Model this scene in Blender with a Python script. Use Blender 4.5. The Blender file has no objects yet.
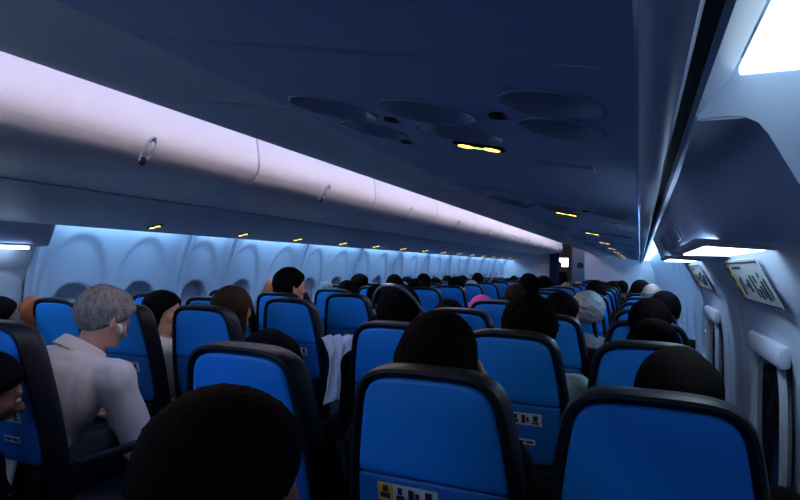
import bpy, math, random
import numpy as np
from mathutils import Vector, Matrix
random.seed(7)
C = bpy.context.scene.collection
EYE = 1.30                        # height of the camera above the cabin floor
# ---------------------------------------------------------------- camera
FPX, YAW, PIT, ROL = 562.7, .4036, .02485, .02464
def ray(x, y):
    a, b = x-400, y-250; c, s = math.cos(ROL), math.sin(ROL)
    px, py = a*c+b*s, -a*s+b*c
    X, u = px/FPX, -py/FPX
    yy = math.cos(PIT)-u*math.sin(PIT); z = math.sin(PIT)+u*math.cos(PIT)
    return Vector((X*math.cos(YAW)-yy*math.sin(YAW), X*math.sin(YAW)+yy*math.cos(YAW), z))
r0, rx, ry = ray(400, 250), ray(500, 250)-ray(400, 250), ray(400, 350)-ray(400, 250)
cam = bpy.data.objects.new('camera', bpy.data.cameras.new('camera')); C.objects.link(cam)
cam.data.lens = FPX/800*36; cam.data.sensor_width = 36; cam.data.clip_start = .02
R_, U_, B_ = rx.normalized(), -ry.normalized(), -r0.normalized()
cam.matrix_world = Matrix(((R_.x, U_.x, B_.x, 0), (R_.y, U_.y, B_.y, 0), (R_.z, U_.z, B_.z, EYE), (0, 0, 0, 1)))
cam.data.dof.use_dof = False
S = bpy.context.scene; S.camera = cam
# ---------------------------------------------------------------- light
S.view_settings.view_transform = 'Standard'; S.view_settings.look = 'None'
S.view_settings.gamma = 1; S.view_settings.use_curve_mapping = False
S.view_settings.exposure = 0.0
WASH_COL, WASH = (.38, .68, 1.0), 15.0
COVE_COL, COVE = (1.0, .72, .50), 15.0         # rosy cove light along the ceiling
AISLE_COL, AISLE = (.16, .36, 1.0), 5.0       # blue mood lighting of the ceiling
w = bpy.data.worlds.new('cabin_world'); S.world = w; w.use_nodes = True
w.node_tree.nodes['Background'].inputs[0].default_value = (.02, .05, .12, 1)
w.node_tree.nodes['Background'].inputs[1].default_value = .5
def area(name, loc, rot, sx, sy, col, power):
    l = bpy.data.lights.new(name, 'AREA'); l.shape = 'RECTANGLE'; l.size = sx; l.size_y = sy
    l.color = col; l.energy = power
    o = bpy.data.objects.new(name, l); C.objects.link(o); o.location = loc; o.rotation_euler = rot
    return o
# blue mood light shed by the ceiling panels over the aisle
area('ceiling_mood_light', (-1.27, 5.0, 2.16), (0, 0, 0), .42, 15.5, AISLE_COL, 36)
# cabin behind the photographer: the same blue light, from the ceiling of the rows further back
area('rear_cabin_light', (-1.27, -2.5, 1.95), (math.radians(68), 0, 0), 2.2, .5, (.12, .46, 1.0), 60)

# ---------------------------------------------------------------- materials
def mat(name, col, rough=.6, var=0, vscale=20, bump=0, bscale=200, emit=None, estr=0, metal=0, sheen=0, stretch=None, spec=.5, col2=None):
    m = bpy.data.materials.new(name); m.use_nodes = True; nt = m.node_tree; b = nt.nodes['Principled BSDF']
    b.inputs['Base Color'].default_value = (*col, 1); b.inputs['Roughness'].default_value = rough
    b.inputs['Metallic'].default_value = metal; b.inputs['Specular IOR Level'].default_value = spec
    if sheen: b.inputs['Sheen Weight'].default_value = sheen
    if emit: b.inputs['Emission Color'].default_value = (*emit, 1); b.inputs['Emission Strength'].default_value = estr
    tc = nt.nodes.new('ShaderNodeTexCoord'); mp = nt.nodes.new('ShaderNodeMapping')
    nt.links.new(tc.outputs['Object'], mp.inputs[0])
    if stretch: mp.inputs['Scale'].default_value = stretch
    n = nt.nodes.new('ShaderNodeTexNoise'); n.inputs['Scale'].default_value = vscale; n.inputs['Detail'].default_value = 4
    nt.links.new(mp.outputs[0], n.inputs['Vector'])
    cr = nt.nodes.new('ShaderNodeMix'); cr.data_type = 'RGBA'
    c2 = col2 or tuple(c*(1-var) for c in col)
    cr.inputs[6].default_value = (*col, 1); cr.inputs[7].default_value = (*c2, 1)
    nt.links.new(n.outputs['Fac'], cr.inputs[0]); nt.links.new(cr.outputs[2], b.inputs['Base Color'])
    if bump:
        n2 = nt.nodes.new('ShaderNodeTexNoise'); n2.inputs['Scale'].default_value = bscale; n2.inputs['Detail'].default_value = 3
        nt.links.new(mp.outputs[0], n2.inputs['Vector'])
        bp = nt.nodes.new('ShaderNodeBump'); bp.inputs['Strength'].default_value = bump; bp.inputs['Distance'].default_value = .004
        nt.links.new(n2.outputs['Fac'], bp.inputs['Height']); nt.links.new(bp.outputs[0], b.inputs['Normal'])
    return m
M = {}
M['panel'] = mat('wall_panel_plastic', (.48, .57, .74), .45, .04, 3)
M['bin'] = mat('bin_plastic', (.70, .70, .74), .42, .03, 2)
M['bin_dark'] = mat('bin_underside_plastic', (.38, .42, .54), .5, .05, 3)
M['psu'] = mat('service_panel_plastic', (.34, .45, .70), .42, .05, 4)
M['dish'] = mat('dish_with_painted_shade', (.24, .31, .47), .25, .04, 6)  # darker than the panel: shade inside the recess is put into the colour
M['rail'] = mat('rail_plastic', (.50, .56, .70), .35, .03, 4)
M['gap'] = mat('black_rubber', (.006, .007, .012), .8, .2, 30)
M['floor'] = mat('aisle_carpet', (.02, .028, .06), .95, .5, 60, .4, 400)
M['frame'] = mat('seat_frame_plastic', (.006, .008, .015), .48, .3, 30, .12, 500, spec=.3)
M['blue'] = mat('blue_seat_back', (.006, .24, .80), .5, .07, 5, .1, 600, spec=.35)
M['blue_low'] = mat('darker_blue_tray', (.005, .13, .48), .5, .07, 5, .1, 600, spec=.35)  # tray face, a darker blue than the upper panel
M['cushion'] = mat('dark_leatherette', (.012, .016, .03), .55, .3, 20, .25, 300)
M['orange'] = mat('orange_leatherette', (.42, .085, .02), .6, .35, 18, .3, 200)
M['metal'] = mat('brushed_metal', (.30, .33, .38), .35, .1, 30, metal=.9)
M['yellow'] = mat('yellow_print', (.75, .50, .05), .6, .1, 30)
M['white'] = mat('white_print', (.60, .63, .68), .6, .08, 40)
M['placard'] = mat('grey_placard', (.34, .39, .44), .6, .08, 40)
M['yellow2'] = mat('dull_yellow_print', (.42, .30, .06), .6, .1, 30)
M['ink'] = mat('dark_print', (.012, .018, .035), .6, .1, 40)
M['bulk'] = mat('bulkhead_laminate', (.55, .60, .68), .5, .05, 4)
M['galley'] = mat('galley_laminate', (.30, .20, .20), .5, .15, 6)
M['curtain'] = mat('dark_blue_curtain', (.02, .05, .16), .85, .3, 20)
M['shade'] = mat('window_shade', (.40, .45, .52), .5, .05, 10)
M['glass'] = mat('dark_window_pane', (.006, .008, .014), .06, .1, 5)
M['wash'] = mat('wash_lens', (.8, .9, 1), .5, emit=WASH_COL, estr=WASH)
M['wash_near'] = mat('wash_lens_dimmed', (.8, .9, 1), .5, emit=(.62, .84, 1), estr=1.7)
M['lamp'] = mat('lamp_lens', (.8, .9, 1), .5, emit=(.62, .82, 1), estr=7)
M['cove'] = mat('cove_lens', (1, .9, .9), .5, emit=COVE_COL, estr=COVE)
M['amber'] = mat('amber_sign', (.9, .6, .1), .5, emit=(1, .62, .12), estr=4.5)
M['green'] = mat('green_sign', (.2, .8, .1), .5, emit=(.25, 1, .12), estr=3)
M['galley_light'] = mat('galley_light_panel', (1, .95, .85), .5, emit=(1, .9, .75), estr=3.0)
M['skin'] = mat('skin', (.42, .22, .15), .5, .15, 25, .1, 200)
M['skin_dark'] = mat('dark_skin', (.20, .10, .065), .5, .15, 25, .1, 200)
M['skin_pale'] = mat('pale_skin', (.55, .34, .27), .5, .12, 25, .1, 200)
HS = (1, 1, .35)
M['hair_black'] = mat('black_hair', (.008, .006, .007), .8, .5, 90, .9, 260, stretch=HS, spec=.03)
M['hair_dark'] = mat('dark_brown_hair', (.007, .005, .005), .8, .5, 90, .9, 260, stretch=HS, spec=.05)
M['hair_brown'] = mat('brown_hair', (.045, .025, .018), .5, .5, 90, .9, 260, stretch=HS, spec=.05)
M['hair_grey'] = mat('grey_hair', (.46, .47, .50), .7, .0, 75, 1.0, 220, stretch=HS, col2=(.0, .0, .01), spec=.2)
M['hair_lightgrey'] = mat('light_grey_hair', (.42, .44, .46), .6, .5, 70, .9, 240)
M['hair_tan'] = mat('sandy_hair', (.34, .22, .13), .6, .4, 80, .8, 240)
M['shirt_white'] = mat('white_cotton', (.72, .72, .74), .8, .06, 12, .35, 90)
M['shirt_cyan'] = mat('pale_blue_cotton', (.42, .66, .74), .8, .08, 12, .3, 90)
M['shirt_black'] = mat('black_knit', (.004, .004, .007), .95, .4, 40, .4, 200, spec=.1)
M['shirt_green'] = mat('olive_cotton', (.05, .06, .04), .85, .3, 30, .3, 150)
M['shirt_grey'] = mat('grey_cotton', (.22, .24, .27), .85, .2, 30, .3, 150)
M['shirt_tan'] = mat('dusty_pink_cotton', (.45, .27, .25), .85, .2, 30, .3, 150)
M['scarf_pink'] = mat('bright_pink_cloth', (.85, .08, .38), .75, .2, 30, .4, 120)
M['trousers'] = mat('navy_denim', (.02, .03, .06), .85, .3, 60, .3, 300)
M['blanket'] = mat('white_blanket', (.66, .66, .70), .9, .1, 15, .5, 60)
M['plastic_white'] = mat('white_plastic', (.8, .8, .8), .3)
M['plastic_black'] = mat('black_plastic', (.01, .01, .012), .3)
M['eye'] = mat('eye_white', (.30, .28, .27), .35); M['iris'] = mat('dark_iris', (.02, .012, .01), .1)

# ---------------------------------------------------------------- object helpers
def tag(o, label=None, cat=None, group=None, kind=None):
    if label: o['label'] = label
    if cat: o['category'] = cat
    if group: o['group'] = group
    if kind: o['kind'] = kind
    return o
def empty(name, loc, label, cat, group=None, rz=0):
    o = bpy.data.objects.new(name, None); C.objects.link(o); o.empty_display_size = .1
    o.location = loc; o.rotation_euler = (0, 0, rz); return tag(o, label, cat, group)
class MB:
    def __init__(s): s.v, s.f = [], []
    def add(s, v, f):
        n = len(s.v); s.v += [tuple(p) for p in v]; s.f += [tuple(i+n for i in q) for q in f]; return s
    def box(s, c, d, b=0, R=None):
        """rounded box: centre, size, bevel"""
        hx, hy, hz = d[0]/2, d[1]/2, d[2]/2; b = min(b, hx*.99, hy*.99, hz*.99)
        if b <= 0:
            v = [(x, y, z) for x in (-hx, hx) for y in (-hy, hy) for z in (-hz, hz)]
            f = [(0, 1, 3, 2), (4, 6, 7, 5), (0, 4, 5, 1), (2, 3, 7, 6), (0, 2, 6, 4), (1, 5, 7, 3)]
        else:
            lay = [(-hz, b), (-hz+.3*b, .3*b), (-hz+b, 0), (hz-b, 0), (hz-.3*b, .3*b), (hz, b)]; v = []; K = 12
            for z, o in lay:
                r = b
                for (sx, sy, a0) in ((1, 1, 0), (-1, 1, 1), (-1, -1, 2), (1, -1, 3)):
                    for k in range(3):
                        a = (a0+k/2)*math.pi/2
                        v.append((sx*(hx-r)+(r-o)*math.cos(a), sy*(hy-r)+(r-o)*math.sin(a), z))
            f = []
            for l in range(5):
                for k in range(K): f.append((l*K+k, l*K+(k+1) % K, (l+1)*K+(k+1) % K, (l+1)*K+k))
            f.append(tuple(range(K-1, -1, -1))); f.append(tuple(5*K+k for k in range(K)))
        if R is not None: v = [tuple(R @ Vector(p)) for p in v]
        return s.add([(p[0]+c[0], p[1]+c[1], p[2]+c[2]) for p in v], f)
    def tube(s, pts, rad, n=10):
        pts = [Vector(p) for p in pts]; rad = rad if isinstance(rad, (list, tuple)) else [rad]*len(pts); v = []; f = []
        for i, p in enumerate(pts):
            t = (pts[min(i+1, len(pts)-1)]-pts[max(i-1, 0)]).normalized()
            u = t.orthogonal().normalized() if i == 0 else (u-t*u.dot(t)).normalized()
            q = t.cross(u)
            v += [p+(u*math.cos(2*math.pi*k/n)+q*math.sin(2*math.pi*k/n))*rad[i] for k in range(n)]
        for i in range(len(pts)-1):
            for k in range(n): f.append((i*n+k, i*n+(k+1) % n, (i+1)*n+(k+1) % n, (i+1)*n+k))
        f.append(tuple(range(n-1, -1, -1))); f.append(tuple((len(pts)-1)*n+k for k in range(n)))
        return s.add(v, f)
    def grid(s, P):
        """P[i][j] points"""
        n, m = len(P), len(P[0]); v = [p for r in P for p in r]
        f = [(i*m+j, (i+1)*m+j, (i+1)*m+j+1, i*m+j+1) for i in range(n-1) for j in range(m-1)]
        return s.add(v, f)
    def loft(s, rings, close=True, caps=True):
        n = len(rings[0]); v = [p for r in rings for p in r]; f = []
        for i in range(len(rings)-1):
            for k in range(n if close else n-1): f.append((i*n+k, i*n+(k+1) % n, (i+1)*n+(k+1) % n, (i+1)*n+k))
        if caps is True: f.append(tuple(range(n-1, -1, -1)))
        if caps: f.append(tuple((len(rings)-1)*n+k for k in range(n)))
        return s.add(v, f)
    def mesh(s, name, m, smooth=True, ang=40):
        me = bpy.data.meshes.new(name); me.from_pydata(s.v, [], s.f); me.materials.append(m)
        import bmesh
        bm = bmesh.new(); bm.from_mesh(me); bmesh.ops.recalc_face_normals(bm, faces=bm.faces); bm.to_mesh(me); bm.free()
        if smooth:
            me.polygons.foreach_set('use_smooth', [True]*len(me.polygons))
            try: me.set_sharp_from_angle(angle=math.radians(ang))
            except Exception: pass
        return me
    def obj(s, name, m, parent=None, smooth=True, ang=40):
        return link(name, s.mesh(name, m, smooth, ang), parent)
def link(name, me, parent=None, loc=(0, 0, 0)):
    o = bpy.data.objects.new(name, me); C.objects.link(o); o.location = loc
    if parent: o.parent = parent
    return o
def copy_tree(o, parent=None):
    c = o.copy(); C.objects.link(c)
    for k in ('label', 'category', 'group'):
        pass
    if parent: c.parent = parent
    for ch in list(o.children): copy_tree(ch, c)
    return c
def sm(a, b, x):
    t = min(1, max(0, (x-a)/(b-a))); return t*t*(3-2*t)
def spl(pts, n):
    """Catmull-Rom through 2D/3D points"""
    P = [Vector(p) for p in pts]; P = [P[0]*2-P[1]]+P+[P[-1]*2-P[-2]]; out = []
    for i in range(1, len(P)-2):
        for k in range(n):
            t = k/n; a, b, c, d = P[i-1:i+3]
            out.append(.5*((2*b)+(c-a)*t+(2*a-5*b+4*c-d)*t*t+(3*b-a-3*c+d)*t**3))
    return out+[P[-2]]

# ================================================================= SETTING
XC = -1.27                         # centre line of the cabin
def mir(x): return 2*XC-x
Y0, Y1 = -3.2, 12.4
fl = MB().box((XC, (Y0+15)/2, -.05), (3.4, 15-Y0+.2, .1)); tag(fl.obj('floor', M['floor']), kind='structure')
# regular side wall section, (x, z above eye) for the right side
REG = spl([(.285, -1.30), (.29, -.9), (.29, -.5), (.283, -.25), (.262, -.08), (.232, .04), (.198, .13), (.165, .205)], 10)
EXT = spl([(.285, -1.30), (.29, -.9), (.29, -.5), (.285, -.25), (.262, -.105), (.225, -.035), (.192, .030), (.183, .040), (.105, .046), (.085, .075), (.060, .13), (.055, .15)], 8)
def resample(P, n):
    L = [0]
    for a, b in zip(P, P[1:]): L.append(L[-1]+(b-a).length)
    out = []; j = 0
    for i in range(n):
        t = L[-1]*i/(n-1)
        while j < len(P)-2 and L[j+1] < t: j += 1
        u = (t-L[j])/max(1e-9, L[j+1]-L[j]); out.append(P[j].lerp(P[j+1], min(1, u)))
    return out
# ---- left wall with its big oval reveals
seams_l = [1.86, 2.86, 3.32, 4.29, 5.35, 6.40, 7.42, 8.45, 9.48, 10.5, 11.5, 12.38]
ovals_l = [2.12, 2.56, 3.03, 3.52, 4.02, 4.50, 5.0]+[5.0+.492*k for k in range(1, 15)]
def wall_left():
    prof = resample([Vector((p.x, p.y)) for p in REG], 90)
    ys = np.arange(1.84, Y1+.001, .0125); P = []
    for y in ys:
        row = []
        for p in prof:
            x, z = p.x, p.y
            d = 0
            for c in ovals_l:
                if abs(y-c) < .24:
                    r = math.sqrt(((y-c)/.185)**2+((z+.185)/.30)**2)
                    d = max(d, .013*(1-sm(.88, 1.06, r)))
                if abs(y-c) < .18:
                    q2 = (abs((y-c)/.118)**2.6+abs((z+.315)/.150)**2.6)**(1/2.6); d = d+.040*(1-sm(.92, 1.03, q2))
            for s_ in seams_l:
                if abs(y-s_) < .06: d -= .012*(1-sm(.012, .05, abs(y-s_))); d += .014*(1-sm(0, .008, abs(y-s_)))
            row.append((mir(x+d), y, EYE+z))
        P.append(row)
    tag(MB().grid(P).obj('wall_left', M['panel'], ang=60), kind='structure')
    # aft of the first panel the wall belongs to the overwing exits
    P = [[(mir(p.x), y, EYE+p.y) for p in resample([Vector(q) for q in REG], 40)] for y in (Y0, -1.0, .2, .45)]
    tag(MB().grid(P).obj('wall_left', M['panel']), kind='structure')
wall_left()
EXT0 = spl([(.285, -1.30), (.29, -.9), (.29, -.5), (.285, -.25), (.245, -.105), (.192, -.02), (.162, .045), (.148, .072), (.130, .108), (.106, .150), (.078, .158), (.052, .156)], 8)
def header_wall(side, ya, yb, name, windows):
    """exit area wall: inward-leaning header above hatch openings"""
    prof = resample([Vector(p) for p in EXT], 110); prof0 = resample([Vector(p) for p in EXT0], 110); reg = resample([Vector(p) for p in REG], 110)
    ys = np.arange(ya, yb+.001, .0125); P = []
    if side < 0: prof0 = prof
    for yy_, pr in ((ya, prof0), (yb, prof)):     # end faces between the header and the regular wall
        tag(MB().grid([[(q.x if side > 0 else mir(q.x), yy_, EYE+q.y) for q in pr], [(q.x if side > 0 else mir(q.x), yy_, EYE+q.y) for q in reg]]).obj(name, M['panel']), kind='structure')
    for y in ys:
        row = []
        e = sm(ya, ya+.42, y)
        for i, p in enumerate(prof):
            x, z = prof0[i].lerp(p, e)
            d = 0
            for (wy, s_) in windows:
                # hatch: raised rounded frame, groove and window opening
                q = (abs((y-wy)/.36)**5+abs((z+.36)/.285)**5)**.2
                d += .006*(1-sm(.004, .012, abs(q-1)*.3))
                q2 = (abs((y-wy)/.185)**3.4+abs((z+.305)/.20)**3.4)**(1/3.4)
                d += .006*(1-sm(.95, 1.12, q2))
                for rr in (-.46, -.52):
                    d -= .010*(1-sm(.0, .022, abs(y-wy+rr)))*sm(-.05, -.13, z)
            xx = x+d
            row.append((xx if side > 0 else mir(xx), y, EYE+z))
        P.append(row)
    tag(MB().grid(P).obj(name, M['panel'], ang=50), kind='structure')
EXITS_R = [(1.52, 1), (2.58, 1)]
header_wall(1, .65, 2.95, 'wall_right', EXITS_R)
header_wall(-1, .45, 1.84, 'wall_left', [(.72, 1), (1.50, 1)])
def wall_right():
    def part(ya, yb):
        prof = resample([Vector((p.x, p.y)) for p in REG], 60); P = []
        for y in np.arange(ya, yb+.001, .02):
            row = []
            for p in prof:
                x, z = p.x, p.y; ph = ((y-2.86) % .508)
                d = 0
                r = math.sqrt(((ph-.254)/.185)**2+((z+.185)/.30)**2); d += .020*(1-sm(.93, 1.05, r))
                d -= .012*(1-sm(.012, .05, min(ph, .508-ph)))
                row.append((x+d, y, EYE+z))
            P.append(row)
        tag(MB().grid(P).obj('wall_right', M['panel'], ang=60), kind='structure')
    part(2.95, Y1); part(Y0, .65)
wall_right()
tag(MB().box((.115, .655, EYE+.186), (.125, .008, .062)).obj('trim_30', M['panel']), kind='structure')
# ---- windows
def window(n, side, y, xw, zc, hatch=False, shade=0.0):
    s = 1 if side > 0 else -1
    X = lambda x: x if side > 0 else mir(x)
    a, b = (.105, .138) if not hatch else (.150, .165)
    fr = MB(); rings = []
    for o, dx in ((.022, .0), (.02, -.008), (.008, -.012), (0, -.008), (-.004, .012)):
        ring = []
        for k in range(40):
            t = 2*math.pi*k/40; ct, st = math.cos(t), math.sin(t)
            ex = .62
            ring.append((X(xw+dx), y+(a+o)*abs(ct)**ex*(1 if ct > 0 else -1), EYE+zc+(b+o)*abs(st)**ex*(1 if st > 0 else -1)))
        rings.append(ring)
    fr.loft(rings, caps=False)
    o = tag(fr.obj('window_%d' % n, M['shade']), kind='structure')
    g = MB().box((X(xw+(.002 if hatch else .014)), y, EYE+zc), (.004, 2*a+.01, 2*b+.01)); g.obj('pane', M['glass'], o)
    if hatch: MB().box((X(xw-.010), y-.02, EYE+zc+b+.002), (.026, 2*a+.05, .050), .012).obj('shade_housing', M['rail'], o)
    if shade:
        h = 2*b*shade; MB().box((X(xw+.004), y, EYE+zc+b-h/2), (.006, 2*a-.004, h), .002).obj('window_shade', M['shade'], o)
        MB().box((X(xw-.002), y, EYE+zc+b-h+.012), (.010, .09, .012), .003).obj('shade_handle', M['shade'], o)
nw = 1
for i, y in enumerate(ovals_l[:15]):
    window(nw, -1, y, .334, -.315, shade=[1, 1, 1, .9, 1, 1, .6][i % 7]); nw += 1
for y, _ in EXITS_R: window(nw, 1, y, .276, -.335, hatch=True, shade=.04); nw += 1
for y in (.72, 1.50): window(nw, -1, y, .325, -.29, hatch=True, shade=.3); nw += 1
for k in range(8): window(nw, 1, 2.86+.254+.508*k, .302, -.305, shade=.5); nw += 1
# ---- ceiling
cp = [(-.80, .86), (-.90, .875), (-1.05, .895), (XC, .905), (mir(-1.05), .895), (mir(-.90), .875), (mir(-.80), .86)]
top = spl(cp, 6)
P = [[(p.x, y, EYE+p.y) for p in top] for y in (Y0, 0, 4, 8, 15)]
tag(MB().grid(P).obj('ceiling', M['panel']), kind='structure')
P = [[(-.80-.0, y, EYE+.86), (.6, y, EYE+.9)] for y in (Y0, 15)]
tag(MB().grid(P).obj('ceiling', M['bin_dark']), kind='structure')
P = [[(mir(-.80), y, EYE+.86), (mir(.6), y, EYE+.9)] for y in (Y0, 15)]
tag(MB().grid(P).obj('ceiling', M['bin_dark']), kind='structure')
tag(MB().box((XC, Y0-.06, 1.1), (3.6, .06, 2.4)).obj('wall_back', M['bulk']), kind='structure')
# outer skin behind the light troughs
for s_ in (1, -1):
    X = (lambda x: x) if s_ > 0 else mir
    P = [[(X(.165), y, EYE+.205), (X(.155), y, EYE+.26), (X(.02), y, EYE+.30), (X(-.05), y, EYE+.30)] for y in (Y0, 5, Y1)]
    tag(MB().grid(P).obj('trim_%d' % (1 if s_ > 0 else 2), M['panel']), kind='structure')

# ================================================================= OVERHEAD BINS
def bin_profile():
    a = spl([(-.545, .262), (-.66, .283), (-.80, .298), (-.90, .313), (-.958, .330), (-.998, .358), (-1.018, .405), (-1.010, .49), (-.985, .59), (-.94, .69), (-.88, .77)], 7)
    return a
NL = 13
def bin_unit(side, ya, yb, k):
    X = (lambda x: x) if side > 0 else mir
    g = .004; pr = bin_profile(); ym = (ya+yb)/2
    if side < 0:
        lab = 'rounded pale overhead bin across the aisle, %s along the row from the back' % ORD[k]
        grp = 'overhead bins on the left side'
    else:
        lab = 'shaded overhead bin above the right seats, %s along the row from the back' % ORD[k]
        grp = 'overhead bins on the right side'
    root = empty('overhead_bin', (X(-.5), ym, EYE+.26), lab, 'overhead bin', grp)
    off = Vector((X(-.5), ym, EYE+.26))
    def L(x, y, z): return (X(x)-off.x, y-off.y, EYE+z-off.z)
    body = MB(); rings = []
    back = [(-.70, .82), (-.2, .82), (.0, .6), (.02, .34), (-.50, .345), (-.545, .29)]
    prof = [(p.x, p.y) for p in pr]+back
    for y, o in ((ya+g, .006), (ya+g+.005, 0), (yb-g-.005, 0), (yb-g, .006)):
        rings.append([L(x+o*.8*(1 if x < -.6 else 0), y, z) for x, z in prof])
    body.loft(rings); body.obj('bin_door', M['bin'], root)
    # latch: an oval dish with a paddle, half way along the face
    if side < 0:
        yl = ym
        # face direction at the latch
        P = [(-.978, .368), (-.962, .345), (-.940, .330), (-.995, .398)]
        c = Vector((-1.0, .364)); t = Vector((-.56, .83)).normalized(); n = Vector((-.83, -.56)).normalized()
        def F(u, v, h): # u along aisle, v up the face, h outwards
            q = c+t*v+n*h; return L(q.x, yl+u, q.y)
        rg = []
        for (o, h) in ((1.12, -.002), (1.08, .004), (.95, .005), (.86, -.0005), (.5, -.012), (.05, -.013)):
            rg.append([F(  .020*o*math.cos(2*math.pi*i/28), .052*o*math.sin(2*math.pi*i/28), h) for i in range(28)])
        d = MB().loft(rg, caps=2).obj('latch_dish', M['rail'], root)
        rg = []
        for (o, h) in ((1, 0), (1, .007), (.8, .010), (.1, .011)):
            rg.append([F(.014*o*math.cos(2*math.pi*i/20), .012+.022*o*math.sin(2*math.pi*i/20), h) for i in range(20)])
        MB().loft(rg).obj('latch_paddle', M['bin'], d)
        rg = []
        for (o, h) in ((1, 0), (1, .005), (.8, .007), (.1, .007)):
            rg.append([F(.014*o*math.cos(2*math.pi*i/20), -.042+.016*o*math.sin(2*math.pi*i/20), h) for i in range(20)])
        MB().loft(rg).obj('latch_button', M['gap'], d)
    return root
ORD = ['first', 'second', 'third', 'fourth', 'fifth', 'sixth', 'seventh', 'eighth', 'ninth', 'tenth', 'eleventh', 'twelfth', 'thirteenth', 'fourteenth', 'fifteenth', 'sixteenth', 'seventeenth', 'eighteenth']
yb = [1.99+1.165*k for k in range(-4, 9)]+[Y1]
for k in range(len(yb)-1):
    bin_unit(-1, yb[k], yb[k+1], k); bin_unit(1, yb[k], yb[k+1], k)

# ---- service panels (reading lights, air nozzles, lit signs) under the right bins
def zpsu(x): return .147+.191*(.030-x)
PSU_X0, PSU_X1 = -.545, -.006
domes = [(-.088, -.282, .051, .051), (-.092, -.172, .050, .050), (-.264, -.178, .067, .060), (-.258, -.058, .064, .056), (-.436, -.130, .066, .066), (-.434, .015, .056, .062)]
nozz = [(-.156, -.205), (-.345, -.100), (-.402, .097)]
def psu_mesh(full, L_):
    xs = np.arange(PSU_X0, PSU_X1+.0001, .0055 if full else .03); ys = np.arange(-L_/2, L_/2+.0001, .0055 if full else .03)
    xs[-1] = PSU_X1; ys[-1] = L_/2; P = []
    for y in ys:
        row = []
        for x in xs:
            d = 0
            if full:
                for (cx, cy, a, b) in domes:
                    r = math.sqrt(((x-cx)/a)**2+((y-cy)/b)**2)
                    d = max(d, .068*(1-sm(.80, 1.0, r)))
            e = min(y+L_/2, L_/2-y); d += .0015*(1-sm(0, .006, e))
            row.append((x, y, EYE+zpsu(x)+d))
        P.append(row)
    return MB().grid(P)
PM = {}
def psu(y, L_, k, full=True):
    lab = ('dark service panel with six oval light dishes, %s from the camera under the right bins' % ORD[k]) if full else ('plain dark infill panel under the right bins, %s from the camera' % ORD[k])
    root = empty('reading_light_unit' if full else 'ceiling_infill', (0, y, 0), lab, 'ceiling panel', 'service panels under the right bins' if full else 'infill panels under the right bins')
    key = (full, round(L_, 3))
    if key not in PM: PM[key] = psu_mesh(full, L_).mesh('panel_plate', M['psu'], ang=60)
    link('panel_plate', PM[key], root)
    if not full: return
    if 'lens' not in PM:
        m = MB(); rg = []
        for o, h in ((1, .022), (1, .012), (.7, .009), (.1, .008)):
            rg.append([(.013*o*math.cos(t*math.pi/8), .013*o*math.sin(t*math.pi/8), h) for t in range(16)])
        PM['lens'] = m.loft(rg).mesh('reading_light', M['metal'])
        m = MB(); rg = []
        for o, h in ((1.9, .002), (1.8, -.001), (1.4, -.002), (1.1, .001), (.7, .001), (.5, -.002), (.05, -.002)):
            rg.append([(.009*o*math.cos(t*math.pi/10), .009*o*math.sin(t*math.pi/10), h) for t in range(20)])
        PM['noz'] = m.loft(rg, caps=2).mesh('air_nozzle', M['gap'])
        PM['signbox'] = MB().box((0, 0, 0), (.086, .032, .005), .002).mesh('sign_housing', M['gap'])
        m = MB()
        for sx in (-1, 1):
            pts = [(sx*.007, 0), (sx*.012, -.009), (sx*.022, -.011), (sx*.031, -.006), (sx*.033, .002), (sx*.026, .009), (sx*.014, .008)]
            m.loft([[(px*1.1, py*1.25, -.0024) for px, py in pts], [(px*1.1, py*1.25, -.0036) for px, py in pts]])
        PM['sign'] = m.mesh('lit_pictograms', M['amber'], False)
        PM['signg'] = MB().box((0, 0, -.0028), (.012, .006, .002)).mesh('green_bar', M['green'], False)
        PM['grille'] = MB().box((0, 0, 0), (.10, .05, .006), .003).mesh('speaker_grille', M['bin_dark'])
    for i_, (cx, cy, a, b) in enumerate(domes):
        if ('dish', i_) not in PM:
            rg = []
            for o, h in ((1.04, .001), (1.03, -.0025), (1.0, -.0025), (.97, .001), (.93, .0070), (.84, .0160), (.72, .0275), (.56, .040), (.36, .050), (.18, .055), (.03, .057)):
                rg.append([(a*o*math.cos(t*math.pi/18), b*o*math.sin(t*math.pi/18), -.191*a*o*math.cos(t*math.pi/18)+h) for t in range(36)])
            PM[('dish', i_)] = MB().loft(rg, caps=2).mesh('light_dish', M['dish'], ang=70)
        d_ = link('light_dish', PM[('dish', i_)], root, (cx, cy, EYE+zpsu(cx)))
        link('reading_light', PM['lens'], d_, (-.006, .004, .034))
    for (cx, cy) in nozz: link('air_nozzle', PM['noz'], root, (cx, cy, EYE+zpsu(cx)))
    h = link('sign_housing', PM['signbox'], root, (-.249, .032, EYE+zpsu(-.249)-.002)); h.rotation_euler = (0, .19, 0)
    link('lit_pictograms', PM['sign'], h); link('green_bar', PM['signg'], h)
    h2 = link('speaker_grille', PM['grille'], root, (-.12, .12, EYE+zpsu(-.12)-.002)); h2.rotation_euler = (0, .19, 0)
kk = 0
y = .875
psu(.26, .42, 0, False); psu(-.26, .60, 17, False)
for k in range(9):
    psu(y, .808, k); psu(y+.605, .396, k+1, False); y += 1.21
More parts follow.
